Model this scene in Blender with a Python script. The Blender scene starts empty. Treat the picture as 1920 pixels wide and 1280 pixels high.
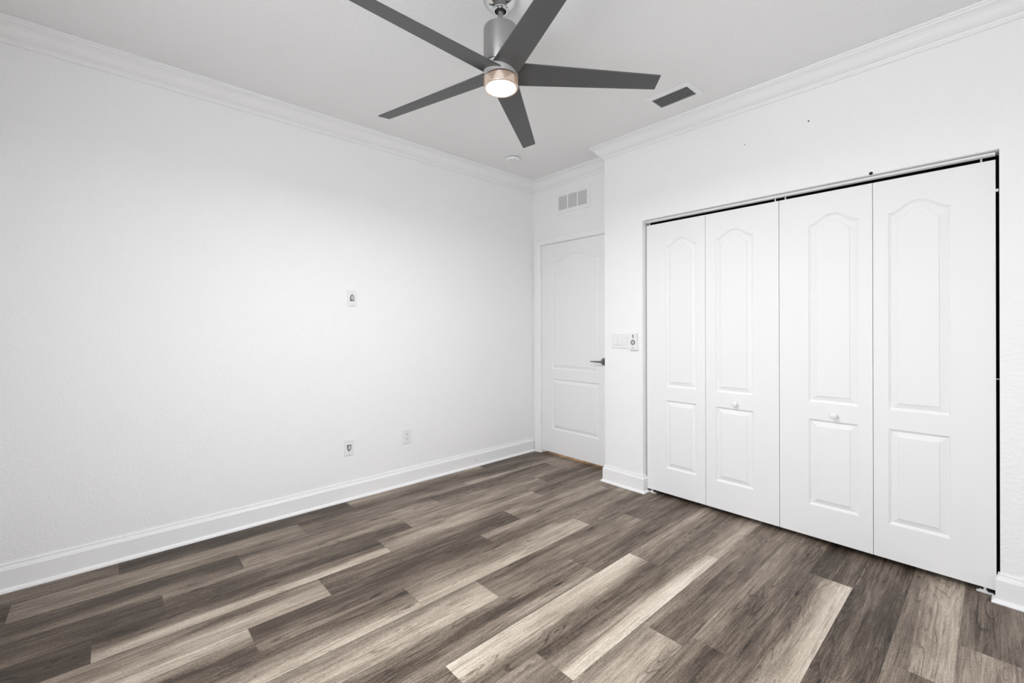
import bpy, bmesh, math, random
from mathutils import Matrix, Vector
from mathutils.geometry import tessellate_polygon

scene = bpy.context.scene
col = scene.collection
random.seed(7)
R = math.radians

# ---------------------------------------------------------------- camera
F_PX, Y0, YAW, ROLL = 831.1, 613.9, R(47.654), R(-0.144)
cam_d = bpy.data.cameras.new('camera')
cam = bpy.data.objects.new('camera', cam_d)
col.objects.link(cam)
fw = Vector((-math.sin(YAW), math.cos(YAW), 0))
rt0 = Vector((math.cos(YAW), math.sin(YAW), 0))
up0 = Vector((0, 0, 1))
rt = rt0 * math.cos(ROLL) + up0 * math.sin(ROLL)
up = up0 * math.cos(ROLL) - rt0 * math.sin(ROLL)
m = Matrix.Identity(4)
for i in range(3):
    m[i][0], m[i][1], m[i][2] = rt[i], up[i], -fw[i]
m[0][3], m[1][3], m[2][3] = 3.1881, -3.2090, 1.25
cam.matrix_world = m
cam_d.sensor_width = 36.0
cam_d.lens = F_PX / 1920.0 * 36.0
cam_d.shift_y = -(640.0 - Y0) / 1920.0
cam_d.clip_start = 0.02
scene.camera = cam

# ---------------------------------------------------------------- world, exposure
W = bpy.data.worlds.new('daylight')
scene.world = W
W.use_nodes = True
bg = W.node_tree.nodes['Background']
bg.inputs['Color'].default_value = (0.93, 0.96, 1.0, 1)
bg.inputs['Strength'].default_value = 9.4
vs = scene.view_settings
vs.view_transform = 'Standard'
vs.look = 'None'
vs.gamma = 1.0
vs.use_curve_mapping = False
vs.exposure = 0.14
try:
    scene.cycles.max_bounces = 12
    scene.cycles.diffuse_bounces = 8
    scene.cycles.use_denoising = True
except Exception:
    pass

# room measures (metres): x along the back wall, y towards the back wall, z up
XR, YF, H = 3.75, -3.95, 2.71          # right wall, wall behind the camera, ceiling
WX, D = 1.032, 0.2226                  # the closet wall stands forward of the door wall
OX0, OX1, OZ = 1.376, 3.192, 2.055     # closet opening
TH = 0.115
WINDOWS = [('window_1', 'y', 1.95, 3.50, 0.80, 2.05)]

# daylight portals in the two window openings behind and beside the camera
def portal(name, loc, rot, sx, sz):
    d = bpy.data.lights.new(name, 'AREA')
    d.shape = 'RECTANGLE'; d.size = sx; d.size_y = sz
    d.cycles.is_portal = True
    o = bpy.data.objects.new(name, d); col.objects.link(o)
    o.location = loc; o.rotation_euler = rot
portal('window_daylight', (2.725, YF - 0.11, 1.425), (R(90), 0, 0), 1.55, 1.25)

# ---------------------------------------------------------------- materials
def srgb(r, g, b):
    f = lambda c: c / 12.92 if c <= 0.04045 else ((c + 0.055) / 1.055) ** 2.4
    return (f(r / 255), f(g / 255), f(b / 255), 1)

def mat(name, color, rough=0.5, metal=0.0, bump=None, spec=0.5, emis=None, aniso=0):
    M = bpy.data.materials.new(name); M.use_nodes = True
    nt = M.node_tree; b = nt.nodes['Principled BSDF']
    b.inputs['Base Color'].default_value = color
    b.inputs['Roughness'].default_value = rough
    b.inputs['Metallic'].default_value = metal
    b.inputs['Specular IOR Level'].default_value = spec
    if aniso:
        b.inputs['Anisotropic'].default_value = aniso
    if emis:
        b.inputs['Emission Color'].default_value = emis[0]
        b.inputs['Emission Strength'].default_value = emis[1]
    if bump:
        sc, st, dist = bump[:3]
        tc = nt.nodes.new('ShaderNodeTexCoord')
        mp = nt.nodes.new('ShaderNodeMapping')
        mp.inputs['Scale'].default_value = bump[3] if len(bump) > 3 else (1, 1, 1)
        n = nt.nodes.new('ShaderNodeTexNoise')
        n.inputs['Scale'].default_value = sc
        n.inputs['Detail'].default_value = 4
        n.inputs['Roughness'].default_value = 0.55
        bp = nt.nodes.new('ShaderNodeBump')
        bp.inputs['Strength'].default_value = st
        bp.inputs['Distance'].default_value = dist
        nt.links.new(tc.outputs['Object'], mp.inputs['Vector'])
        nt.links.new(mp.outputs['Vector'], n.inputs['Vector'])
        nt.links.new(n.outputs['Fac'], bp.inputs['Height'])
        nt.links.new(bp.outputs['Normal'], b.inputs['Normal'])
    return M

M_wall = mat('wall_paint', (0.87, 0.87, 0.87, 1), 0.55, bump=(75, 0.5, 0.005), spec=0.3)
M_ceil = mat('ceiling_paint', (0.85, 0.85, 0.85, 1), 0.8, bump=(60, 0.6, 0.005), spec=0.2)
M_trim = mat('trim_paint', (0.86, 0.86, 0.86, 1), 0.33, bump=(30, 0.05, 0.002))
M_door = mat('door_paint', (0.83, 0.83, 0.83, 1), 0.55, bump=(60, 0.10, 0.0012, (3, 3, 0.35)))
M_plastic = mat('white_plastic', (0.80, 0.80, 0.80, 1), 0.3, bump=(200, 0.02, 0.001))
M_scoop = mat('scoop_plastic', (0.50, 0.50, 0.50, 1), 0.4, bump=(200, 0.02, 0.001))
M_slot = mat('dark_slot', (0.012, 0.012, 0.012, 1), 0.7, bump=(80, 0.1, 0.001))
M_cav = mat('grey_cavity', (0.16, 0.16, 0.16, 1), 0.7, bump=(80, 0.1, 0.001))
M_vent = mat('vent_enamel', (0.86, 0.86, 0.86, 1), 0.4, bump=(120, 0.05, 0.001))
M_louv = mat('vent_louvre', (0.16, 0.16, 0.16, 1), 0.45, bump=(120, 0.05, 0.001))
M_nickel = mat('brushed_nickel', (0.42, 0.415, 0.41, 1), 0.30, 1.0, bump=(40, 0.03, 0.001, (1, 1, 14)), aniso=0.85)
M_nickel.node_tree.nodes['Principled BSDF'].inputs['Anisotropic Rotation'].default_value = 0.25
_nt = M_nickel.node_tree; _tg = _nt.nodes.new('ShaderNodeTangent'); _tg.direction_type = 'RADIAL'; _tg.axis = 'Z'
_nt.links.new(_tg.outputs[0], _nt.nodes['Principled BSDF'].inputs['Tangent'])
M_hub = mat('satin_nickel', (0.62, 0.61, 0.60, 1), 0.45, 0.45, bump=(60, 0.05, 0.001))
M_chrome = mat('polished_nickel', (0.66, 0.66, 0.66, 1), 0.12, 1.0, bump=(60, 0.02, 0.001))
M_lever = mat('satin_dark_nickel', (0.22, 0.21, 0.20, 1), 0.3, 1.0, bump=(60, 0.05, 0.001))
M_blade = mat('graphite_blade', srgb(80, 80, 80), 0.40, bump=(60, 0.08, 0.001))
M_seam = mat('dark_seam', srgb(60, 40, 32), 0.6, bump=(60, 0.08, 0.001))
M_lens = mat('lit_lens', (1, 0.95, 0.86, 1), 0.4, emis=((1.0, 0.86, 0.66, 1), 14.0), bump=(60, 0.02, 0.001))
M_lensring = mat('lens_rim', (0.58, 0.55, 0.52, 1), 0.25, 0.8, emis=((1.0, 0.55, 0.28, 1), 0.17), bump=(60, 0.02, 0.001))
M_closet = mat('closet_inside_shade', (0.06, 0.06, 0.06, 1), 0.9, bump=(60, 0.2, 0.002))  # near-black colour stands in for shade in the closed closet; walls themselves whitish
M_hall = mat('hallway_paint', (0.5, 0.5, 0.5, 1), 0.8, bump=(60, 0.2, 0.002))
M_grey = mat('remote_button', (0.13, 0.13, 0.13, 1), 0.4, bump=(200, 0.05, 0.001))
M_grey2 = mat('remote_ring', (0.38, 0.38, 0.38, 1), 0.4, bump=(200, 0.05, 0.001))

def floor_material():
    M = bpy.data.materials.new('vinyl_plank'); M.use_nodes = True
    nt = M.node_tree; N = nt.nodes; L = nt.links
    b = N['Principled BSDF']
    def new(t, **k):
        n = N.new(t)
        for a, v in k.items(): setattr(n, a, v)
        return n
    def math_(op, a, c=None, clamp=False):
        n = new('ShaderNodeMath', operation=op, use_clamp=clamp)
        for i, x in enumerate((a, c)):
            if x is None: continue
            if isinstance(x, (int, float)): n.inputs[i].default_value = x
            else: L.new(x, n.inputs[i])
        return n.outputs[0]
    def maprange(v, a0, a1, b0, b1, smooth=False):
        n = new('ShaderNodeMapRange')
        if smooth: n.interpolation_type = 'SMOOTHSTEP'
        L.new(v, n.inputs[0])
        for i, x in enumerate((a0, a1, b0, b1)): n.inputs[i + 1].default_value = x
        return n.outputs[0]
    tones = new('ShaderNodeAttribute', attribute_name='tones')
    pos = new('ShaderNodeAttribute', attribute_name='plank')
    st = new('ShaderNodeSeparateXYZ'); L.new(tones.outputs['Vector'], st.inputs[0])
    sp = new('ShaderNodeSeparateXYZ'); L.new(pos.outputs['Vector'], sp.inputs[0])
    u, pid, along = sp.outputs[0], sp.outputs[1], sp.outputs[2]
    # plank space: across in metres, along in metres, offset per plank
    def vec(sx, sy, off):
        c = new('ShaderNodeCombineXYZ')
        L.new(math_('MULTIPLY', u, 0.18 * sx), c.inputs[0])
        L.new(math_('MULTIPLY', along, sy), c.inputs[1])
        L.new(math_('ADD', math_('MULTIPLY', pid, 37.7), off), c.inputs[2])
        return c.outputs[0]
    def noise(v, detail=3, rough=0.5, dist=0.0):
        n = new('ShaderNodeTexNoise'); L.new(v, n.inputs['Vector'])
        n.inputs['Scale'].default_value = 1.0
        n.inputs['Detail'].default_value = detail
        n.inputs['Roughness'].default_value = rough
        n.inputs['Distortion'].default_value = dist
        return n.outputs['Fac']
    warp = noise(vec(6, 2.2, 3.1), 3)
    uw = math_('ADD', u, math_('MULTIPLY', math_('SUBTRACT', warp, 0.5), 0.42))
    k1 = maprange(uw, 0.18, 0.5, 0, 1, True)
    k2 = maprange(uw, 0.5, 0.82, 0, 1, True)
    def lerp(a, c, k): return math_('ADD', a, math_('MULTIPLY', math_('SUBTRACT', c, a), k))
    base = lerp(lerp(st.outputs[0], st.outputs[1], k1), st.outputs[2], k2)
    big = noise(vec(9, 1.6, 11.0), 3, 0.6)
    mid = noise(vec(26, 2.1, 29.0), 3, 0.6, 0.5)
    streak = noise(vec(70, 2.4, 5.0), 4, 0.65, 0.4)
    fine = noise(vec(230, 9.0, 8.0), 3, 0.7)
    speck = noise(vec(330, 120.0, 19.0), 2, 0.7)
    # cathedral figure: contour lines of a long soft field
    field = noise(vec(8.5, 0.85, 23.0), 1.5, 0.4, 0.1)
    rings = math_('SINE', math_('MULTIPLY', field, 170.0))
    rings = maprange(rings, 0.72, 1.0, 0, 1, True)
    mask = maprange(noise(vec(9, 1.1, 41.0), 2), 0.50, 0.60, 0, 1, True)
    rings = math_('MULTIPLY', rings, mask)
    # knots
    vor = new('ShaderNodeTexVoronoi', feature='F1')
    L.new(vec(13, 2.6, 57.0), vor.inputs['Vector']); vor.inputs['Scale'].default_value = 1.0
    vd = vor.outputs['Distance']
    knot = maprange(vd, 0.02, 0.11, 1, 0, True)
    kring = math_('MULTIPLY', maprange(math_('SINE', math_('MULTIPLY', vd, 95.0)), 0.2, 1.0, 0, 1, True), maprange(vd, 0.10, 0.32, 1, 0, True))
    lines = noise(vec(150, 1.6, 91.0), 3, 0.6, 0.5)
    lines = maprange(lines, 0.57, 0.70, 0, 1, True)
    # darker cross-grain patches and thin dark checks
    chk = noise(vec(42, 1.7, 71.0), 3, 0.6, 0.6)
    chk = maprange(chk, 0.62, 0.74, 0, 1, True)
    t = math_('ADD', math_('MULTIPLY', base, 0.86), 0.055)
    for v, a in ((big, 0.50), (mid, 0.34), (streak, 0.46), (fine, 0.50), (speck, 0.46)):
        t = math_('ADD', t, math_('MULTIPLY', math_('SUBTRACT', v, 0.5), a))
    for v, a in ((rings, 0.15), (knot, 0.34), (kring, 0.12), (chk, 0.16), (lines, 0.13)):
        t = math_('SUBTRACT', t, math_('MULTIPLY', v, a))
    ramp = new('ShaderNodeValToRGB'); cr = ramp.color_ramp
    stops = [(0.0, srgb(31, 24, 19)), (0.25, srgb(76, 64, 53)), (0.5, srgb(131, 118, 105)),
             (0.75, srgb(182, 169, 154)), (1.0, srgb(224, 214, 200))]
    cr.elements[0].position = 0; cr.elements[0].color = stops[0][1]
    cr.elements[1].position = 1; cr.elements[1].color = stops[-1][1]
    for p_, c_ in stops[1:-1]:
        e = cr.elements.new(p_); e.color = c_
    L.new(t, ramp.inputs[0])
    # joint line
    edge = math_('MINIMUM', u, math_('SUBTRACT', 1.0, u))
    seam = maprange(edge, 0.0, 0.012, 0.55, 1.0)
    mixc = new('ShaderNodeMix', data_type='RGBA', blend_type='MULTIPLY')
    mixc.inputs[0].default_value = 1.0
    L.new(ramp.outputs[0], mixc.inputs[6])
    cc = new('ShaderNodeCombineColor')
    for i in range(3): L.new(seam, cc.inputs[i])
    L.new(cc.outputs[0], mixc.inputs[7])
    L.new(mixc.outputs[2], b.inputs['Base Color'])
    b.inputs['Roughness'].default_value = 0.5
    b.inputs['Specular IOR Level'].default_value = 0.35
    bp = new('ShaderNodeBump'); bp.inputs['Strength'].default_value = 0.15
    bp.inputs['Distance'].default_value = 0.001
    L.new(t, bp.inputs['Height']); L.new(bp.outputs[0], b.inputs['Normal'])
    return M
M_floor = floor_material()

# ---------------------------------------------------------------- mesh helpers
def obj(name, bm, material, parent=None, smooth=False, world=None):
    bmesh.ops.recalc_face_normals(bm, faces=bm.faces)
    me = bpy.data.meshes.new(name); bm.to_mesh(me); bm.free()
    mats = material if isinstance(material, (list, tuple)) else [material]
    for x in mats: me.materials.append(x)
    if smooth:
        for p in me.polygons: p.use_smooth = True
        try: me.set_sharp_from_angle(angle=R(35))
        except Exception: pass
    o = bpy.data.objects.new(name, me); col.objects.link(o)
    if parent: o.parent = parent
    return o

def tag(o, label=None, cat=None, group=None, kind=None):
    if label: o['label'] = label
    if cat: o['category'] = cat
    if group: o['group'] = group
    if kind: o['kind'] = kind
    return o

def struct(name, bm, material, smooth=False, label=None):
    o = obj(name, bm, material, None, smooth)
    o['kind'] = 'structure'
    return o

def empty(name, loc, label, cat, group=None):
    o = bpy.data.objects.new(name, None); col.objects.link(o)
    o.location = loc; o.empty_display_size = 0.1
    return tag(o, label, cat, group)

def box(bm, x0, x1, y0, y1, z0, z1, M=None, bev=0):
    vs_ = [Vector((x, y, z)) for x in (x0, x1) for y in (y0, y1) for z in (z0, z1)]
    if M: vs_ = [M @ v for v in vs_]
    v = [bm.verts.new(c) for c in vs_]
    fs = [bm.faces.new([v[i] for i in q]) for q in
          ((0, 1, 3, 2), (4, 6, 7, 5), (0, 4, 5, 1), (2, 3, 7, 6), (0, 2, 6, 4), (1, 5, 7, 3))]
    if bev:
        es = list({e for f in fs for e in f.edges})
        bmesh.ops.bevel(bm, geom=es, offset=bev, segments=2, affect='EDGES', profile=0.5)
    return bm

def B(*a, **k): return box(bmesh.new(), *a, **k)

def lathe(bm, prof, M=None, n=48, cap0=False, cap1=False):
    """prof = (radius, z) list, around local z"""
    rings = []
    for r, z in prof:
        ring = []
        for i in range(n):
            a = 2 * math.pi * i / n
            c = Vector((r * math.cos(a), r * math.sin(a), z))
            ring.append(bm.verts.new(M @ c if M else c))
        rings.append(ring)
    for a, c in zip(rings, rings[1:]):
        for i in range(n):
            bm.faces.new((a[i], a[(i + 1) % n], c[(i + 1) % n], c[i]))
    if cap0: bm.faces.new(rings[0])
    if cap1: bm.faces.new(rings[-1])
    return bm

def sweep(path, prof, nrm0=None, nrm1=None):
    """one straight run of moulding: path = (A, B) in plan; prof = (offset towards room, z);
    inward = unit vector into the room; start/end mitre shifts per unit offset"""
    (A, Bp, inward, sa, sb) = path
    A, Bp, inward = Vector(A), Vector(Bp), Vector(inward)
    d = (Bp - A).normalized()
    bm = bmesh.new()
    r0, r1 = [], []
    for o, z in prof:
        p0 = A + inward * o + d * (sa * o); p1 = Bp + inward * o + d * (sb * o)
        r0.append(bm.verts.new((p0.x, p0.y, z))); r1.append(bm.verts.new((p1.x, p1.y, z)))
    n = len(prof)
    for i in range(n):
        j = (i + 1) % n
        bm.faces.new((r0[i], r0[j], r1[j], r1[i]))
    bm.faces.new(r0); bm.faces.new(r1)
    return bm

# ---------------------------------------------------------------- walls, ceiling
struct('wall_left', B(-TH, 0, YF - TH, TH, 0, H), M_wall)
DX0, DX1, DZ = 0.100, 0.929, 2.072      # door opening
bm = bmesh.new()
box(bm, 0, DX0, 0, TH, 0, H); box(bm, DX0, DX1, 0, TH, DZ, H); box(bm, DX1, WX + 0.02, 0, TH, 0, H)
struct('wall_back', bm, M_wall)
bm = bmesh.new()
box(bm, WX, OX0, -D, -D + TH, 0, H); box(bm, OX0, OX1, -D, -D + TH, OZ, H)
box(bm, OX1, XR, -D, -D + TH, 0, H); box(bm, WX, WX + TH, -D + TH, 0, 0, H)
struct('wall_closet', bm, M_wall)
def wall_with_hole(name, axis, c0, c1, a0, a1, h):
    bm = bmesh.new(); _, _, w0, w1, z0, z1 = h
    for (p0, p1, q0, q1) in ((a0, w0, 0, H), (w1, a1, 0, H), (w0, w1, 0, z0), (w0, w1, z1, H)):
        if axis == 'y': box(bm, p0, p1, c0, c1, q0, q1)
        else: box(bm, c0, c1, p0, p1, q0, q1)
    struct(name, bm, M_wall)
wall_with_hole('wall_front', 'y', YF - TH, YF, 0, XR, WINDOWS[0])
struct('wall_right', B(XR, XR + TH, YF - TH, -D + TH, 0, H), M_wall)
struct('ceiling', B(-TH, XR + TH, YF - TH, 0.75, H, H + 0.08), M_ceil)
# inside of the closet and the hallway behind the door
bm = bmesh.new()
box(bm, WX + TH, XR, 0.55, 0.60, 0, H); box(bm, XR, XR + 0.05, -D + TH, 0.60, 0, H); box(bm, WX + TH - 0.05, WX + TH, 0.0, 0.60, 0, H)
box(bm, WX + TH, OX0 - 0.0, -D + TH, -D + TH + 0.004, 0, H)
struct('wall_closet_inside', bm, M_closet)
bm = bmesh.new()
box(bm, -TH, WX + TH - 0.05, 0.70, 0.75, 0, H); box(bm, -TH - 0.05, -TH, TH, 0.75, 0, H)
struct('wall_hallway', bm, M_hall)
hl = bpy.data.lights.new('hallway_lamp', 'AREA'); hl.energy = 30; hl.color = (1.0, 0.66, 0.36); hl.size = 0.25
ho = bpy.data.objects.new('hallway_lamp', hl); col.objects.link(ho); ho.location = (0.38, 0.42, 2.5)

# window frames (behind and beside the camera)
for nm, ax, a0, a1, z0, z1 in WINDOWS:
    bm = bmesh.new()
    t = 0.045
    def bar(p0, p1, q0, q1):
        if ax == 'y': box(bm, p0, p1, YF - 0.08, YF - 0.03, q0, q1)
        else: box(bm, XR + 0.03, XR + 0.08, p0, p1, q0, q1)
    bar(a0, a1, z0, z0 + t); bar(a0, a1, z1 - t, z1)
    n = 3 if ax == 'y' else 2
    for i in range(n + 1):
        c = a0 + (a1 - a0 - t) * i / n
        bar(c, c + t, z0 + t, z1 - t)
    for i in range(n):
        c0 = a0 + (a1 - a0 - t) * i / n + t; c1 = a0 + (a1 - a0 - t) * (i + 1) / n
        bar(c0, c1, (z0 + z1) / 2 - 0.02, (z0 + z1) / 2 + 0.02)
    struct(nm, bm, M_trim)

# crown moulding
CR = [(0, 2.61), (0.008, 2.61), (0.0105, 2.6135), (0.0115, 2.622), (0.015, 2.626), (0.0165, 2.631), (0.021, 2.633),
      (0.029, 2.637), (0.038, 2.645), (0.046, 2.656), (0.054, 2.669), (0.063, 2.680), (0.073, 2.687),
      (0.081, 2.690), (0.0825, 2.695), (0.090, 2.6965), (0.090, 2.7095), (0, 2.7095)]
runs = [((0, YF), (0, 0), (1, 0), 1, -1), ((0, 0), (WX, 0), (0, -1), 1, -1),
        ((WX, 0), (WX, -D), (-1, 0), 1, 1), ((WX, -D), (XR, -D), (0, -1), -1, -1),
        ((XR, -D), (XR, YF), (-1, 0), 1, -1), ((XR, YF), (0, YF), (0, 1), 1, -1)]
for i, r in enumerate(runs):
    struct('trim_%d' % (i + 1), sweep(r, CR), M_trim)

# baseboards: board with moulded top and a quarter-round shoe at the floor
BB = [(0, 0), (0.028, 0), (0.0275, 0.006), (0.025, 0.012), (0.020, 0.016), (0.0155, 0.0185), (0.015, 0.0185), (0.015, 0.104),
      (0.0125, 0.108), (0.0115, 0.113), (0.0085, 0.116), (0.007, 0.122), (0.0065, 0.130), (0, 0.130)]
def bb(name, runs_):
    bm = bmesh.new()
    for r in runs_:
        t_ = sweep(r, BB); me = bpy.data.meshes.new('t'); t_.to_mesh(me); t_.free(); bm.from_mesh(me); bpy.data.meshes.remove(me)
    struct(name, bm, M_trim)
bb('baseboard_left', [((0, YF), (0, -0.018), (1, 0), 1, 0)])
bb('baseboard_closet', [((WX, -0.02), (WX, -D), (-1, 0), 0, 1), ((WX, -D), (OX0, -D), (0, -1), -1, 1),
                        ((OX0, -D), (OX0, -D + 0.042), (1, 0), -1, 0)])
bb('baseboard_closet_right', [((OX1, -D + 0.020), (OX1, -D), (-1, 0), 0, 1), ((OX1, -D), (XR, -D), (0, -1), -1, -1)])
bb('baseboard_right', [((XR, -D), (XR, YF), (-1, 0), 1, -1)])
bb('baseboard_front', [((XR, YF), (0, YF), (0, 1), 1, -1)])

# door casing
def casing():
    bm = bmesh.new()
    # (across, thickness) profile of the casing
    P = [(0, 0), (0, 0.016), (0.006, 0.018), (0.016, 0.018), (0.020, 0.0155), (0.048, 0.013), (0.056, 0.011), (0.060, 0.008), (0.064, 0.008), (0.066, 0)]
    x0, x1, z1 = 0.024, 1.006, 2.136
    L_, T_, Rr = [], [], []
    for a, t in P:
        L_.append(((x0 + a, -t, 0), (x0 + a, -t, z1 - a)))
        Rr.append(((x1 - a, -t, 0), (x1 - a, -t, z1 - a)))
    def strip(A):
        n = len(A)
        va = [[bm.verts.new(c) for c in q] for q in A]
        for i in range(n - 1):
            bm.faces.new((va[i][0], va[i + 1][0], va[i + 1][1], va[i][1]))
        bm.faces.new([q[0] for q in va]); bm.faces.new([q[1] for q in va])
    strip(L_); strip(Rr)
    strip([((x0 + a, -t, z1 - a), (x1 - a, -t, z1 - a)) for a, t in P])
    # jamb
    box(bm, 0.088, 0.1015, -0.001, TH, 0, 2.069); box(bm, 0.9275, 0.942, -0.001, TH, 0, 2.069)
    box(bm, 0.088, 0.942, -0.001, TH, 2.069, 2.082)
    struct('trim_7', bm, M_trim)
casing()

# ---------------------------------------------------------------- floor
ROWW, X0 = 0.1815, 0.176
# row: list of (joint y, ...) from far to near and the tones (left, middle, right) of each plank between them
rows = {
 -1: ([-0.734, -1.949, -3.170], [(.30, .26, .30), (.55, .48, .36), (.18, .15, .20), (.38, .34, .40)]),
 0: ([-1.100, -2.318, -3.535], [(.30, .42, .66), (.30, .40, .50), (.48, .52, .46), (.20, .18, .22)]),
 1: ([-0.231, -1.460, -2.685], [(.50, .52, .5), (.26, .34, .48), (.38, .56, .52), (.18, .18, .32), ]),
 2: ([-0.579, -1.802, -3.025], [(.60, .46, .30), (.52, .58, .50), (.50, .34, .27), (.24, .17, .22)]),
 3: ([-0.821, -2.041, -3.260], [(.44, .27, .44), (.52, .62, .56), (.18, .32, .76), (.16, .18, .14)]),
 4: ([-1.217, -2.437, -3.656], [(.46, .64, .50), (.33, .27, .22), (.46, .62, .66), (.4, .4, .4)]),
 5: ([-0.335, -1.554, -2.781], [(.5, .45, .5), (.64, .36, .44), (.24, .30, .40), (.74, .56, .24)]),
 6: ([-0.955, -2.163, -3.380], [(.52, .40, .38), (.50, .62, .72), (.24, .48, .76), (.5, .5, .5)]),
 7: ([-0.649, -1.869, -3.090], [(.42, .33, .38), (.35, .46, .50), (.52, .68, .66), (.4, .4, .4)]),
 8: ([-0.146, -1.365, -2.582], [(.4, .4, .4), (.36, .29, .34), (.42, .24, .52), (.45, .5, .45)]),
 9: ([-1.078, -2.290], [(.58, .48, .36), (.90, .76, .34), (.40, .36, .46)]),
 10: ([-0.780, -1.994], [(.36, .52, .74), (.34, .58, .90), (.52, .40, .26)]),
 11: ([-0.325, -1.544, -2.763], [(.45, .40, .45), (.50, .36, .44), (.52, .64, .62), (.5, .5, .5)]),
 12: ([-0.250, -1.470, -2.690], [(.45, .38, .42), (.52, .38, .36), (.44, .34, .40), (.5, .5, .5)]),
 13: ([-0.577, -1.796], [(.26, .30, .40), (.36, .62, .84), (.5, .5, .5)]),
 14: ([-0.090, -1.310, -2.530], [(.3, .3, .3), (.28, .33, .26), (.32, .52, .76), (.5, .5, .5)]),
 15: ([-1.065, -2.285], [(.42, .60, .76), (.50, .34, .36), (.5, .5, .5)]),
 16: ([-0.741, -1.960], [(.42, .31, .36), (.46, .60, .58), (.5, .5, .5)]),
 17: ([-0.400, -1.620], [(.3, .4, .4), (.44, .40, .5), (.5, .5, .5)]),
 18: ([-1.2, -2.4], [(.5, .5, .5), (.4, .6, .4), (.5, .5, .5)]),
 19: ([-0.9, -2.1], [(.5, .5, .5), (.4, .6, .4), (.5, .5, .5)]),
}
def floor():
    bm = bmesh.new()
    la = bm.loops.layers.float_vector.new('tones')
    lb = bm.loops.layers.float_vector.new('plank')
    pid = 0
    for k in sorted(rows):
        js, tn = rows[k]
        xa, xb = X0 + ROWW * k, X0 + ROWW * (k + 1)
        ys = [0.75] + js + [YF]
        for i in range(len(ys) - 1):
            y1, y0 = ys[i], ys[i + 1]
            if y1 <= YF: continue
            y0 = max(y0, YF)
            t = tn[min(i, len(tn) - 1)]
            pid += 1
            g = 0.0004
            ny = max(1, int((y1 - y0) / 0.3))
            for q in range(ny):
                c0 = y0 + g + (y1 - y0 - 2 * g) * q / ny; c1 = y0 + g + (y1 - y0 - 2 * g) * (q + 1) / ny
                lo, hi = xa, min(xb, XR); ulo, uhi = 0.0, (hi - xa) / ROWW
                if lo < 0: ulo = -lo / ROWW; lo = 0
                vv = [bm.verts.new(c) for c in ((lo, c0, 0), (hi, c0, 0), (hi, c1, 0), (lo, c1, 0))]
                f = bm.faces.new(vv)
                uvs = [(ulo, c0), (uhi, c0), (uhi, c1), (ulo, c1)]
                for l, (uu, al) in zip(f.loops, uvs):
                    l[la] = Vector(t); l[lb] = Vector((uu, pid * 0.618, al))
    # sub-floor just under the planks: the dark of the joints
    f = bm.faces.new([bm.verts.new(c) for c in ((-TH, YF - TH, -0.002), (XR + TH, YF - TH, -0.002), (XR + TH, 0.75, -0.002), (-TH, 0.75, -0.002))])
    for l in f.loops: l[la] = Vector((0.08, 0.08, 0.08)); l[lb] = Vector((0.5, 0, 0))
    f = bm.faces.new([bm.verts.new(c) for c in ((-TH, YF - TH, -0.05), (XR + TH, YF - TH, -0.05), (XR + TH, 0.75, -0.05), (-TH, 0.75, -0.05))])
    for l in f.loops: l[la] = Vector((0.08, 0.08, 0.08)); l[lb] = Vector((0.5, 0, 0))
    me = bpy.data.meshes.new('floor'); bm.normal_update(); bm.to_mesh(me); bm.free()
    me.materials.append(M_floor)
    o = bpy.data.objects.new('floor', me); col.objects.link(o); o['kind'] = 'structure'
floor()

# ---------------------------------------------------------------- moulded doors
PROF = [(0, 0), (0.0015, 0.0040), (0.0060, 0.0056), (0.0075, 0.0088), (0.0130, 0.0108), (0.0145, 0.0100), (0.0375, 0.0042), (0.0390, 0.0010)]
def outline(x0, x1, z0, z1, rise, s, n=28):
    """panel outline inset by s; rise = height of the arch over its shoulders (0 = square)"""
    pts = [(x0 + s, z0 + s), (x1 - s, z0 + s)]
    if rise == 0:
        return pts + [(x1 - s, z1 - s), (x0 + s, z1 - s)]
    xc, hw = (x0 + x1) / 2, (x1 - x0) / 2 - s
    for i in range(n + 1):
        uu = 1 - 2 * i / n
        w = abs(uu) ** 1.12
        pts.append((xc + uu * hw, z1 - s + rise * 0.5 * (1 + math.cos(math.pi * w))))
    return pts
def slab(x0, x1, z0, z1, yf, th, panels):
    """door leaf: flat front at y=yf (towards -y) with sunk moulded panels, thickness th behind it"""
    bm = bmesh.new()
    outer = [(x0, z0), (x1, z0), (x1, z1), (x0, z1)]
    holes = [outline(*p, 0) for p in panels]
    polys = [outer] + holes
    flat = [q for p in polys for q in p]
    vs_ = [bm.verts.new((q[0], yf, q[1])) for q in flat]
    for tri in tessellate_polygon([[Vector((q[0], q[1], 0)) for q in p] for p in polys]):
        try: bm.faces.new([vs_[i] for i in tri])
        except ValueError: pass
    off = 4
    for p, h in zip(panels, holes):
        prev = vs_[off:off + len(h)]; off += len(h)
        for s, dpt in PROF[1:]:
            cur = [bm.verts.new((q[0], yf + dpt, q[1])) for q in outline(*p, s)]
            n = len(cur)
            for i in range(n):
                bm.faces.new((prev[i], prev[(i + 1) % n], cur[(i + 1) % n], cur[i]))
            prev = cur
        pts = [Vector((v.co.x, v.co.z, 0)) for v in prev]
        for tri in tessellate_polygon([pts]): bm.faces.new([prev[i] for i in tri])
    back = [bm.verts.new((q[0], yf + th, q[1])) for q in outer]
    for i in range(4):
        bm.faces.new((vs_[i], back[i], back[(i + 1) % 4], vs_[(i + 1) % 4]))
    bm.faces.new(back)
    return bm

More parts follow.
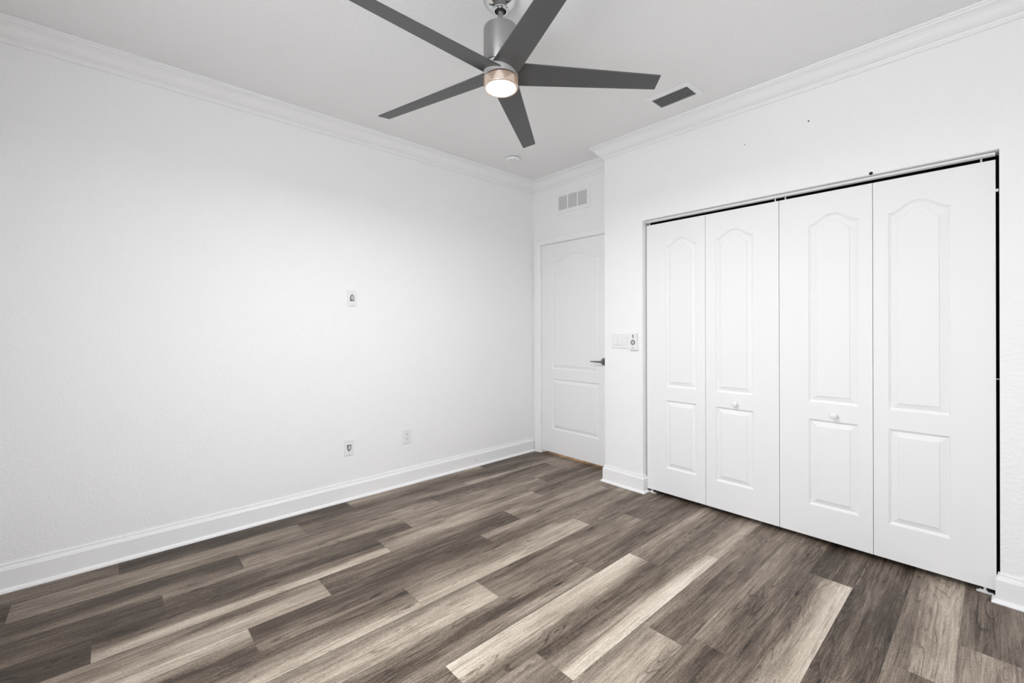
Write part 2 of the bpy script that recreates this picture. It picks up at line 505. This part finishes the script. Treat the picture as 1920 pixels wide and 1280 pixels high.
# closet: two pairs of bifold leaves
YL = -D + 0.045
leaves = [(1.3865, 1.8325, 1.541, 1.770), (1.8350, 2.2845, 1.903, 2.139), (2.2875, 2.7335, 2.440, 2.672), (2.7360, 3.1805, 2.799, 3.030)]
names = ['left pair of white bifold closet doors beside the light switches', 'right pair of white bifold closet doors with a dark gap at its edge']
for pr in range(2):
    door = empty('bifold_door', (leaves[2 * pr][0], YL, 0.0), names[pr], 'closet door', 'bifold closet doors')
    ox, oy = door.location.x, door.location.y
    for li in (2 * pr, 2 * pr + 1):
        a, b_, p0, p1 = leaves[li]
        bm = slab(a, b_, 0.029, 2.020, YL, 0.032,
                  [(p0, p1, 0.813, 1.842, 0.053), (p0, p1, 0.214, 0.714, 0)])
        bmesh.ops.translate(bm, verts=bm.verts, vec=(-ox, -oy, 0))
        leaf = obj('leaf', bm, M_door, door)
        if li in (1, 2):
            kx = 2.030 if li == 1 else 2.563
            bm = bmesh.new()
            K = Matrix.Translation((kx - ox, YL - oy, 0.749)) @ Matrix.Rotation(R(90), 4, 'X')
            lathe(bm, [(0.0085, -0.002), (0.0085, 0.010), (0.012, 0.014), (0.0175, 0.018), (0.0185, 0.022), (0.0165, 0.0265), (0.010, 0.029), (0.003, 0.030)], K, 32, True, True)
            obj('knob', bm, M_plastic, leaf, True)
    # pivot pins in the track
    for px in ((1.405, 2.262) if pr == 0 else (2.318, 3.135)):
        bm = bmesh.new()
        K = Matrix.Translation((px - ox, YL + 0.012 - oy, 0))
        lathe(bm, [(0.0035, 2.019), (0.0035, 2.052)], K, 16, True, True)
        obj('pivot_pin', bm, M_plastic, door)
    # hinge knuckles behind the fold are hidden; small bumper on the outer edge of the right pair
    if pr == 1:
        obj('edge_bumper', B(3.1805 - ox, 3.1895 - ox, 0.003, 0.015, 1.873, 1.885), M_plastic, door)
        obj('latch_wire', B(3.1805 - ox, 3.1915 - ox, 0.006, 0.009, 1.005, 1.0075), M_vent, door)
# overhead track
tr = bmesh.new()
ty = -D + 0.033
box(tr, OX0 + 0.004, OX1 - 0.012, ty, ty + 0.0015, 2.0412, OZ - 0.0001)
box(tr, OX0 + 0.004, OX1 - 0.012, ty, ty + 0.034, OZ - 0.002, OZ - 0.0001)
box(tr, OX0 + 0.004, OX1 - 0.012, ty + 0.0325, ty + 0.034, 2.0412, OZ - 0.0001)
box(tr, OX0 + 0.004, OX1 - 0.012, ty + 0.0005, ty + 0.010, 2.0378, 2.0392)
tk = obj('door_track', tr, M_plastic)
tag(tk, 'white metal track under the closet header above the bifold doors', 'door track')
# floor pivot brackets
def bracket(x0, x1, lab):
    bm = bmesh.new()
    box(bm, x0, x1, YL + 0.004, YL + 0.030, 0.0005, 0.0025)
    box(bm, x0, x1, YL + 0.004, YL + 0.0055, 0.0025, 0.0080)
    box(bm, x0 + 0.008, x1 - 0.02, YL + 0.008, YL + 0.016, 0.0025, 0.012)
    c = (x0 + x1) / 2
    lathe(bm, [(0.005, 0.0025), (0.005, 0.026)], Matrix.Translation((c, YL + 0.012, 0)), 12, True, True)
    o = obj('floor_bracket', bm, M_plastic); tag(o, lab, 'door bracket', 'floor pivot brackets')
bracket(1.392, 1.452, 'small white pivot bracket on the floor under the leftmost closet leaf')
bracket(3.116, 3.172, 'small white pivot bracket on the floor under the rightmost closet leaf')

# room door
d1 = bpy.data.objects.new('door_1', None); col.objects.link(d1); d1.location = (0.108, 0.004, 0); d1['kind'] = 'structure'
d1['label'] = 'white two-panel arched room door in the corner'; 
bm = slab(0.1045, 0.9245, 0.030, 2.0655, 0.004, 0.035, [(0.243, 0.806, 0.846, 1.886, 0.060), (0.243, 0.806, 0.258, 0.752, 0)])
bmesh.ops.translate(bm, verts=bm.verts, vec=(-0.108, -0.004, 0))
obj('door_panel', bm, M_door, d1)
for hz in (1.832, 1.094, 0.344):
    bm = bmesh.new()
    for i in range(5):
        z = hz - 0.0445 + i * 0.0178
        lathe(bm, [(0.0045, z), (0.0055, z + 0.0008), (0.0055, z + 0.0162), (0.0045, z + 0.017)], Matrix.Translation((0.1035 - 0.108, -0.0075 - 0.004, 0)), 12, True, True)
    obj('hinge', bm, M_trim, d1)
bm = bmesh.new()
K = Matrix.Translation((0.862 - 0.108, 0, 0.948)) @ Matrix.Rotation(R(90), 4, 'X')
lathe(bm, [(0.033, -0.001), (0.033, 0.004), (0.030, 0.008), (0.022, 0.010), (0.020, 0.013), (0.012, 0.015), (0.011, 0.050), (0.010, 0.052)], K, 36, True, True)
h = obj('door_handle', bm, M_lever, d1, True)
bm = bmesh.new()
lv = [(0.012, 0.0085), (0.0, 0.0095), (-0.03, 0.008), (-0.07, 0.0065), (-0.105, 0.006), (-0.118, 0.004)]
prev = None
for dx, r in lv:
    ring = [bm.verts.new((0.862 - 0.108 + dx, -0.046 + r * 0.75 * math.cos(a), 0.948 + r * math.sin(a))) for a in [2 * math.pi * i / 14 for i in range(14)]]
    if prev:
        for i in range(14): bm.faces.new((prev[i], prev[(i + 1) % 14], ring[(i + 1) % 14], ring[i]))
    else: bm.faces.new(ring)
    prev = ring
bm.faces.new(prev)
obj('lever', bm, M_lever, h, True)

# ---------------------------------------------------------------- wall plates
def plate(name, x, y, z, w, hgt, label, cat, wall='left', group=None, t=0.005):
    root = empty(name, (x, y, z), label, cat, group)
    if wall == 'left': bm = B(0.0, t, -w / 2, w / 2, -hgt / 2, hgt / 2, bev=0.0018)
    else: bm = B(-w / 2, w / 2, -t, 0.0, -hgt / 2, hgt / 2, bev=0.0018)
    return root, bm

def cable_plate(y, z, flip, label, parts_label):
    root = empty('cable_plate', (0, y, z), label, 'cable plate', 'scoop cable plates on the left wall')
    s = -1 if flip else 1
    # opening: flat at the bottom, pointed arch at the top (mirrored when turned over)
    hw, hb, ht = 0.0165, -0.024, 0.024
    arch = [(-hw, hb), (hw, hb), (hw, -0.002)]
    for i in range(1, 9):
        a = i / 9; arch.append((hw * math.cos(a * math.pi / 2) ** 1.15, -0.002 + (ht + 0.002) * math.sin(a * math.pi / 2)))
    arch.append((0, ht))
    for i in range(8, 0, -1):
        a = i / 9; arch.append((-hw * math.cos(a * math.pi / 2) ** 1.15, -0.002 + (ht + 0.002) * math.sin(a * math.pi / 2)))
    arch.append((-hw, -0.002))
    arch = [(q[0], (q[1] + 0.004) * s) for q in arch]
    W2, H2 = 0.0345, 0.057
    outer = [(-W2, -H2), (W2, -H2), (W2, H2), (-W2, H2)]
    bm = bmesh.new(); T = 0.006
    fr = [bm.verts.new((T, q[0], q[1])) for q in [(c[0] * 0.96, c[1] * 0.975) for c in outer] + arch]
    for tri in tessellate_polygon([[Vector((v.co.y, v.co.z, 0)) for v in fr[:4]], [Vector((v.co.y, v.co.z, 0)) for v in fr[4:]]]):
        bm.faces.new([fr[i] for i in tri])
    bk = [bm.verts.new((0.0005, q[0], q[1])) for q in outer]
    md = [bm.verts.new((T - 0.002, q[0], q[1])) for q in outer]
    for i in range(4):
        j = (i + 1) % 4
        bm.faces.new((fr[i], fr[j], md[j], md[i])); bm.faces.new((md[i], md[j], bk[j], bk[i]))
    inn = [bm.verts.new((0.0008, v.co.y, v.co.z)) for v in fr[4:]]
    n = len(inn)
    for i in range(n):
        bm.faces.new((fr[4 + i], fr[4 + (i + 1) % n], inn[(i + 1) % n], inn[i]))
    obj('plate', bm, M_plastic, root)
    # scoop hood filling most of the opening, bulging out of the plate
    bm = bmesh.new()
    # dark cavity
    f = [bm.verts.new((0.0010, v[0], v[1])) for v in arch]
    for tri in tessellate_polygon([[Vector((v[0], v[1], 0)) for v in arch]]): bm.faces.new([f[i] for i in tri])
    obj('opening', bm, M_cav, root)
    bm = bmesh.new()
    f = [bm.verts.new((0.0016, v[0], v[1])) for v in [(-hw, s * (hb + .0045)), (0.003, s * (hb + .0045)), (-0.006, s * (-0.006)), (-hw, s * 0.003)]]
    bm.faces.new(f)
    obj('hole', bm, M_slot, root)
    bm = bmesh.new()
    def ring(k, xx):
        return [bm.verts.new((xx, q[0] * k + 0.003, (q[1] - 0.004 * s) * k + 0.004 * s)) for q in arch]
    r0, r1, r2 = ring(0.68, 0.0018), ring(0.50, 0.0046), ring(0.20, 0.0056)
    for a, c in ((r0, r1), (r1, r2)):
        for i in range(len(a)):
            bm.faces.new((a[i], a[(i + 1) % len(a)], c[(i + 1) % len(a)], c[i]))
    bm.faces.new(r2)
    obj('scoop', bm, M_scoop, root, True)
    for zz, mt in ((-0.0455 * s, M_slot if not flip else M_grey), (0.0425 * s, M_grey2)):
        bm = lathe(bmesh.new(), [(0.0022, 0.0055), (0.0022, 0.0066)], Matrix.Translation((0, 0, zz)) @ Matrix.Rotation(R(90), 4, 'Y'), 12, True, True)
        obj('screw', bm, mt, root)
cable_plate(-1.888, 1.467, False, 'upper white cable plate with dark arched opening, mid-height on the left wall', None)
cable_plate(-1.913, 0.380, True, 'lower white cable plate with scoop turned downwards, near the left baseboard', None)

def outlet(y, z):
    root = empty('wall_outlet', (0, y, z), 'white duplex electrical outlet low on the left wall, right of the cable plate', 'outlet')
    bm = B(0.0005, 0.0065, -0.036, 0.036, -0.057, 0.057, bev=0.0018)
    obj('plate', bm, M_plastic, root)
    for dz in (0.0195, -0.0195):
        bm = bmesh.new()
        pts = [(0.0165 * math.cos(a), 0.0145 * math.sin(a)) for a in [2 * math.pi * i / 24 for i in range(24)]]
        a0 = [bm.verts.new((0.0065, q[0], dz + max(-0.0125, min(0.0125, q[1])))) for q in pts]
        a1 = [bm.verts.new((0.0085, q[0], dz + max(-0.0125, min(0.0125, q[1])))) for q in pts]
        for i in range(24): bm.faces.new((a0[i], a0[(i + 1) % 24], a1[(i + 1) % 24], a1[i]))
        bm.faces.new(a1)
        rc = obj('receptacle', bm, M_plastic, root)
        bm = bmesh.new()
        box(bm, 0.0083, 0.0088, -0.0078, -0.0050, dz - 0.0005, dz + 0.0075)
        box(bm, 0.0083, 0.0088, 0.0050, 0.0078, dz - 0.0005, dz + 0.0075)
        box(bm, 0.0083, 0.0088, -0.0025, 0.0025, dz - 0.0095, dz - 0.0045)
        obj('slots', bm, M_slot, rc)
    bm = lathe(bmesh.new(), [(0.002, 0.006), (0.002, 0.0075)], Matrix.Rotation(R(90), 4, 'Y'), 12, True, True)
    obj('screw', bm, M_grey2, root)
outlet(-1.446, 0.384)

def switches():
    root = empty('light_switch', (1.187, -D, 1.143), 'white three-gang light switch plate beside the closet opening', 'light switch')
    bm = B(-0.083, 0.083, -0.0065, -0.0005, -0.0575, 0.0575, bev=0.0018)
    obj('plate', bm, M_plastic, root)
    for i, dx in enumerate((-0.046, 0.0, 0.046)):
        bm = bmesh.new()
        w = 0.0165
        q = [(-w, -0.0062, -0.033), (w, -0.0062, -0.033), (w, -0.0062, 0.033), (-w, -0.0062, 0.033)]
        o_ = [(-w + .0015, -0.0125 if i < 2 else -0.0075, -0.0315), (w - .0015, -0.0125 if i < 2 else -0.0075, -0.0315),
              (w - .0015, -0.0075 if i < 2 else -0.0120, 0.0315), (-w + .0015, -0.0075 if i < 2 else -0.0120, 0.0315)]
        a = [bm.verts.new((c[0] + dx, c[1], c[2])) for c in q]; c2 = [bm.verts.new((c[0] + dx, c[1], c[2])) for c in o_]
        for k in range(4): bm.faces.new((a[k], a[(k + 1) % 4], c2[(k + 1) % 4], c2[k]))
        bm.faces.new(c2)
        obj('rocker', bm, M_plastic, root)
        for dz in (0.047, -0.047):
            bm = bmesh.new()
            lathe(bm, [(0.0025, 0.006), (0.0025, 0.0072)], Matrix.Translation((dx, 0, dz)) @ Matrix.Rotation(R(90), 4, 'X'), 12, True, True)
            obj('screw', bm, M_vent, root)
switches()

def remote():
    root = empty('fan_remote', (1.3065, -D, 1.140), 'white ceiling fan remote in its wall cradle, right of the switch plate', 'remote control')
    bm = bmesh.new()
    box(bm, -0.030, 0.036, -0.011, -0.0005, -0.066, -0.002, bev=0.003)
    obj('cradle', bm, M_plastic, root)
    bm = B(-0.032, 0.031, -0.021, -0.008, -0.064, 0.0655, bev=0.003)
    obj('handset', bm, M_plastic, root)
    def disc(name, cx, cz, r, y, mt, t=0.0012, sx=1.0, sz=1.0, par=root):
        bm = bmesh.new()
        K = Matrix.Translation((cx, y, cz)) @ Matrix.Rotation(R(90), 4, 'X') @ Matrix.Diagonal((sx, sz, 1, 1))
        lathe(bm, [(r, 0), (r, t)], K, 28, True, True)
        return obj(name, bm, mt, par)
    disc('dial', 0.0, -0.006, 0.0205, -0.0208, M_grey2)
    bm = bmesh.new()
    for i in range(10):
        a = 2 * math.pi * i / 10
        lathe(bm, [(0.0034, 0), (0.0034, 0.0012)], Matrix.Translation((0.0152 * math.cos(a), -0.0218, -0.006 + 0.0152 * math.sin(a))) @ Matrix.Rotation(R(90), 4, 'X'), 8, True, True)
    obj('dial_buttons', bm, M_grey, root)
    disc('centre_button', 0.0, -0.006, 0.0070, -0.0220, M_plastic, 0.0012)
    disc('centre_mark', 0.0, -0.006, 0.0028, -0.0232, M_grey, 0.0006)
    disc('upper_button', 0.0, 0.045, 0.0065, -0.0208, M_grey, sz=1.1)
    disc('upper_button', 0.0, 0.032, 0.0065, -0.0208, M_grey2, sz=1.1)
    disc('indicator', 0.0, 0.060, 0.0016, -0.0208, M_grey)
    bm = bmesh.new()
    for i in range(3): box(bm, -0.006 + i * 0.005, -0.003 + i * 0.005, -0.0216, -0.0205, 0.0185, 0.0200)
    obj('upper_print', bm, M_grey, root)
    bm = bmesh.new()
    for i in range(5): box(bm, -0.012 + i * 0.0052, -0.0085 + i * 0.0052, -0.0216, -0.0205, -0.0510, -0.0465)
    obj('lower_print', bm, M_grey, root)
remote()

# nail holes
def speck(name, loc, r, label, axis='y', grp='nail holes over the closet'):
    K = Matrix.Rotation(R(90), 4, 'X') if axis == 'y' else Matrix.Rotation(R(90), 4, 'Y')
    bm = lathe(bmesh.new(), [(r, -0.0002), (r * 0.9, 0.0008), (r * 0.3, 0.0011)], K, 12, True, True)
    o = obj(name, bm, M_slot); o.location = loc
    tag(o, label, 'nail', grp)
speck('nail', (2.453, -D, 2.435), 0.0045, 'tiny dark nail in the wall high above the third closet leaf')
speck('nail', (2.105, -D, 2.406), 0.0030, 'tiny dark nail in the wall above the second closet leaf')
speck('nail', (2.735, -D, 2.061), 0.0090, 'dark nail head at the edge of the closet header')
speck('nail', (0.0152, -0.758, 0.056), 0.0035, 'small dark hole in the left baseboard near the room door', 'x', None)

# ---------------------------------------------------------------- grilles
def return_grille():
    root = empty('return_grille', (0.513, 0, 2.435), 'white slatted air grille on the wall over the room door', 'air grille')
    x0, x1, z0, z1 = -0.205, 0.205, -0.0975, 0.0975
    gx = [(-0.171, -0.065), (-0.053, 0.053), (0.065, 0.171)]
    zz = (-0.067, 0.068)
    bm = bmesh.new(); t = 0.006
    box(bm, x0, x1, -t, -0.0005, z0, zz[0]); box(bm, x0, x1, -t, -0.0005, zz[1], z1)
    for a, c in ((x0, gx[0][0]), (gx[0][1], gx[1][0]), (gx[1][1], gx[2][0]), (gx[2][1], x1)):
        box(bm, a, c, -t, -0.0005, *zz)
    obj('frame', bm, M_vent, root)
    obj('duct_shade_sheet', B(gx[0][0], gx[2][1], -0.0012, -0.0006, *zz), M_slot, root)  # flat near-black sheet on the uncut wall, painted as the duct's shade
    for a, c in gx:
        bm = bmesh.new(); n = 11
        for i in range(n):
            zc = zz[0] + (zz[1] - zz[0]) * (i + 0.5) / n
            box(bm, a, c, -0.0048, -0.0040, -0.0056, 0.0056, M=Matrix.Translation((0, 0, zc)) @ Matrix.Translation((0, -0.0044, 0)) @ Matrix.Rotation(R(-22), 4, 'X') @ Matrix.Translation((0, 0.0056, 0)))
        obj('slats', bm, M_vent, root)
    for x in (-0.186, 0.188):
        obj('screw', lathe(bmesh.new(), [(0.003, 0.0055), (0.003, 0.0068)], Matrix.Translation((x, 0, 0.0)) @ Matrix.Rotation(R(90), 4, 'X'), 12, True, True), M_grey, root)
return_grille()

def supply_vent():
    cx, cy = 1.806, -0.560
    root = empty('ceiling_vent', (cx, cy, H), 'white ceiling air register with dark curved louvres above the closet', 'ceiling vent')
    X, Y, ix, iy, t = 0.149, 0.101, 0.118, 0.066, 0.009
    bm = bmesh.new()
    def loop(sx, sy, z): return [bm.verts.new(c) for c in ((-sx, -sy, z), (sx, -sy, z), (sx, sy, z), (-sx, sy, z))]
    L_ = [loop(X, Y, -0.0005), loop(X, Y, -0.004), loop(X - 0.004, Y - 0.004, -0.006), loop(ix + 0.004, iy + 0.004, -t), loop(ix, iy, -t), loop(ix, iy, -0.0005)]
    for a, c in zip(L_, L_[1:]):
        for i in range(4): bm.faces.new((a[i], a[(i + 1) % 4], c[(i + 1) % 4], c[i]))
    obj('frame', bm, M_vent, root)
    obj('duct_shade_sheet', B(-ix, ix, -iy, iy, -0.0010, -0.0005), M_slot, root)  # ceiling is not cut: a black sheet paints the shade behind the louvres
    for k in range(5):
        yc = -iy + 2 * iy * (k + 0.62) / 5
        bm = bmesh.new(); n = 24; prev = None
        for i in range(n + 1):
            x = -ix + 2 * ix * i / n
            e = min(1.0, (ix - abs(x)) / 0.018)
            rr = 0.011 * (0.55 + 0.45 * math.sqrt(max(0, 1 - (1 - e) ** 2)))
            prof = []
            for q in range(6):
                a = q / 5 * R(75)
                prof.append(bm.verts.new((x, yc - rr * math.cos(a) + 0.004, -0.0012 - rr * 0.75 * math.sin(a))))
            if prev:
                for q in range(5): bm.faces.new((prev[q], prev[q + 1], prof[q + 1], prof[q]))
            prev = prof
        obj('louvre', bm, M_louv, root, True)
    for sx in (-1, 1):
        obj('screw', lathe(bmesh.new(), [(0.003, -0.0085), (0.003, -0.0095)], Matrix.Translation((sx * 0.135, 0, 0.0022)), 12, True, True), M_grey, root)
supply_vent()

# smoke detector
def smoke():
    root = empty('smoke_detector', (0.395, -0.650, H), 'round white smoke detector on the ceiling near the corner', 'smoke detector')
    bm = lathe(bmesh.new(), [(0.070, -0.0005), (0.070, -0.010), (0.066, -0.0125), (0.060, -0.0130)], None, 64, False, True)
    obj('base', bm, M_plastic, root, True)
    bm = lathe(bmesh.new(), [(0.057, -0.012), (0.057, -0.0185)], None, 64)
    obj('vent_gap', bm, M_grey, root)
    bm = lathe(bmesh.new(), [(0.061, -0.0175), (0.063, -0.0205), (0.062, -0.030), (0.058, -0.038), (0.048, -0.0425), (0.020, -0.044), (0.004, -0.044)], None, 64, True, True)
    obj('cover', bm, M_plastic, root, True)
    bm = bmesh.new()
    for (ax, ay) in ((0.022, -0.040), (0.044, -0.012), (0.036, -0.020)):
        lathe(bm, [(0.003, -0.0415), (0.003, -0.0452)], Matrix.Translation((ax, ay, 0)), 10, True, True)
    obj('test_marks', bm, M_grey, root)
smoke()

# ---------------------------------------------------------------- ceiling fan
def fan():
    rx, ry, rz = 1.7137 + 0.0031 * rt0.x, -1.9319 + 0.0031 * rt0.y, 2.365
    ax = Vector((-0.0357, 0.0254, 1)).normalized()
    Q = Vector((0, 0, 1)).rotation_difference(ax).to_matrix().to_4x4()
    px, py = rx - 0.0357 * 0.29, ry + 0.0254 * 0.29
    root = empty('ceiling_fan', (px, py, H), 'brushed nickel ceiling fan with five dark grey blades and a lit lamp', 'ceiling fan')
    G = Matrix.Translation((rx - px, ry - py, rz - H)) @ Q @ Matrix.Translation((0, 0, -rz))   # takes true heights
    # canopy (upright)
    bm = lathe(bmesh.new(), [(0.077, -0.0005), (0.0765, -0.008), (0.074, -0.018), (0.067, -0.031), (0.055, -0.043), (0.040, -0.052),
                             (0.037, -0.053), (0.037, -0.060), (0.0345, -0.0625), (0.0255, -0.062), (0.024, -0.050), (0.024, -0.030)], None, 64, True)
    cp = obj('canopy', bm, M_chrome, root, True)
    bm = bmesh.new(); n = 16
    lathe(bm, [(0.002, -0.028)] + [(0.0225 * math.sin(a), -0.050 + 0.0225 * math.cos(a)) for a in [R(12 + i * 12) for i in range(12)]], None, 32, False, True)
    obj('hanger_ball', bm, M_slot, cp, True)
    bm = lathe(bmesh.new(), [(0.0125, 2.555), (0.0125, 2.665)], G, 32, True, True)
    obj('downrod', bm, M_nickel, root, True)
    bm = lathe(bmesh.new(), [(0.070, 2.3985), (0.0745, 2.3990), (0.0755, 2.4005), (0.0755, 2.560), (0.0745, 2.5645), (0.071, 2.567), (0.016, 2.568), (0.0155, 2.572)], G, 72, True, True)
    obj('motor_housing', bm, M_nickel, root, True)
    bm = lathe(bmesh.new(), [(0.0725, 2.394), (0.0725, 2.402)], G, 64, True, True)
    sm = obj('seam', bm, M_seam, root)
    bm = lathe(bmesh.new(), [(0.070, 2.344), (0.0755, 2.3445), (0.0755, 2.395), (0.074, 2.3965), (0.069, 2.397)], G, 72, True, True)
    hub = obj('hub', bm, M_hub, root, True)
    bm = lathe(bmesh.new(), [(0.0705, 2.333), (0.0705, 2.346)], G, 64, True, True)
    obj('seam', bm, M_seam, root)
    # lamp
    bm = lathe(bmesh.new(), [(0.069, 2.3372), (0.0755, 2.3367), (0.0755, 2.304), (0.0735, 2.2995), (0.069, 2.298), (0.0655, 2.2985), (0.0640, 2.3010), (0.0640, 2.31)], G, 72, True)
    lk = obj('lamp_housing', bm, M_lensring, root, True)
    bm = lathe(bmesh.new(), [(0.0640, 2.303), (0.062, 2.3005), (0.040, 2.2975), (0.015, 2.2962), (0.002, 2.296)], G, 72, True, True)
    obj('lamp_lens', bm, M_lens, lk, True)
    ld = bpy.data.lights.new('fan_lamp', 'AREA'); ld.shape = 'DISK'; ld.size = 0.12; ld.energy = 25.5; ld.color = (0.96, 0.975, 1.0)
    lo = bpy.data.objects.new('fan_lamp', ld); col.objects.link(lo)
    lo.matrix_world = Matrix.Translation((px, py, H)) @ G @ Matrix.Translation((0, 0, 2.290))
    # blades
    ph = R(51.363)
    for k in range(5):
        a = ph + R(72) * k
        K = G @ Matrix.Rotation(a, 4, 'Z')
        bm = bmesh.new(); n = 10; prev = None; th = 0.0055
        for i in range(n + 1):
            s = i / n
            rp = 0.045 + (0.7155 - 0.045) * s; rm = 0.045 + (0.7162 - 0.045) * s
            e = (rp - 0.08) / 0.6355
            tp, zp = 0.0593 + 0.0030 * e, 2.3501 + 0.0038 * e
            tm, zm = -0.0526 + 0.0417 * e, 2.3790 - 0.0071 * e
            c = [Vector((rp, tp, zp)), Vector((rm, tm, zm)), Vector((rm, tm, zm + th)), Vector((rp, tp, zp + th))]
            ring = [bm.verts.new(K @ q) for q in c]
            if prev:
                for q in range(4): bm.faces.new((prev[q], prev[(q + 1) % 4], ring[(q + 1) % 4], ring[q]))
            else: bm.faces.new(ring)
            prev = ring
        bm.faces.new(prev)
        obj('blade', bm, M_blade, root)
fan()
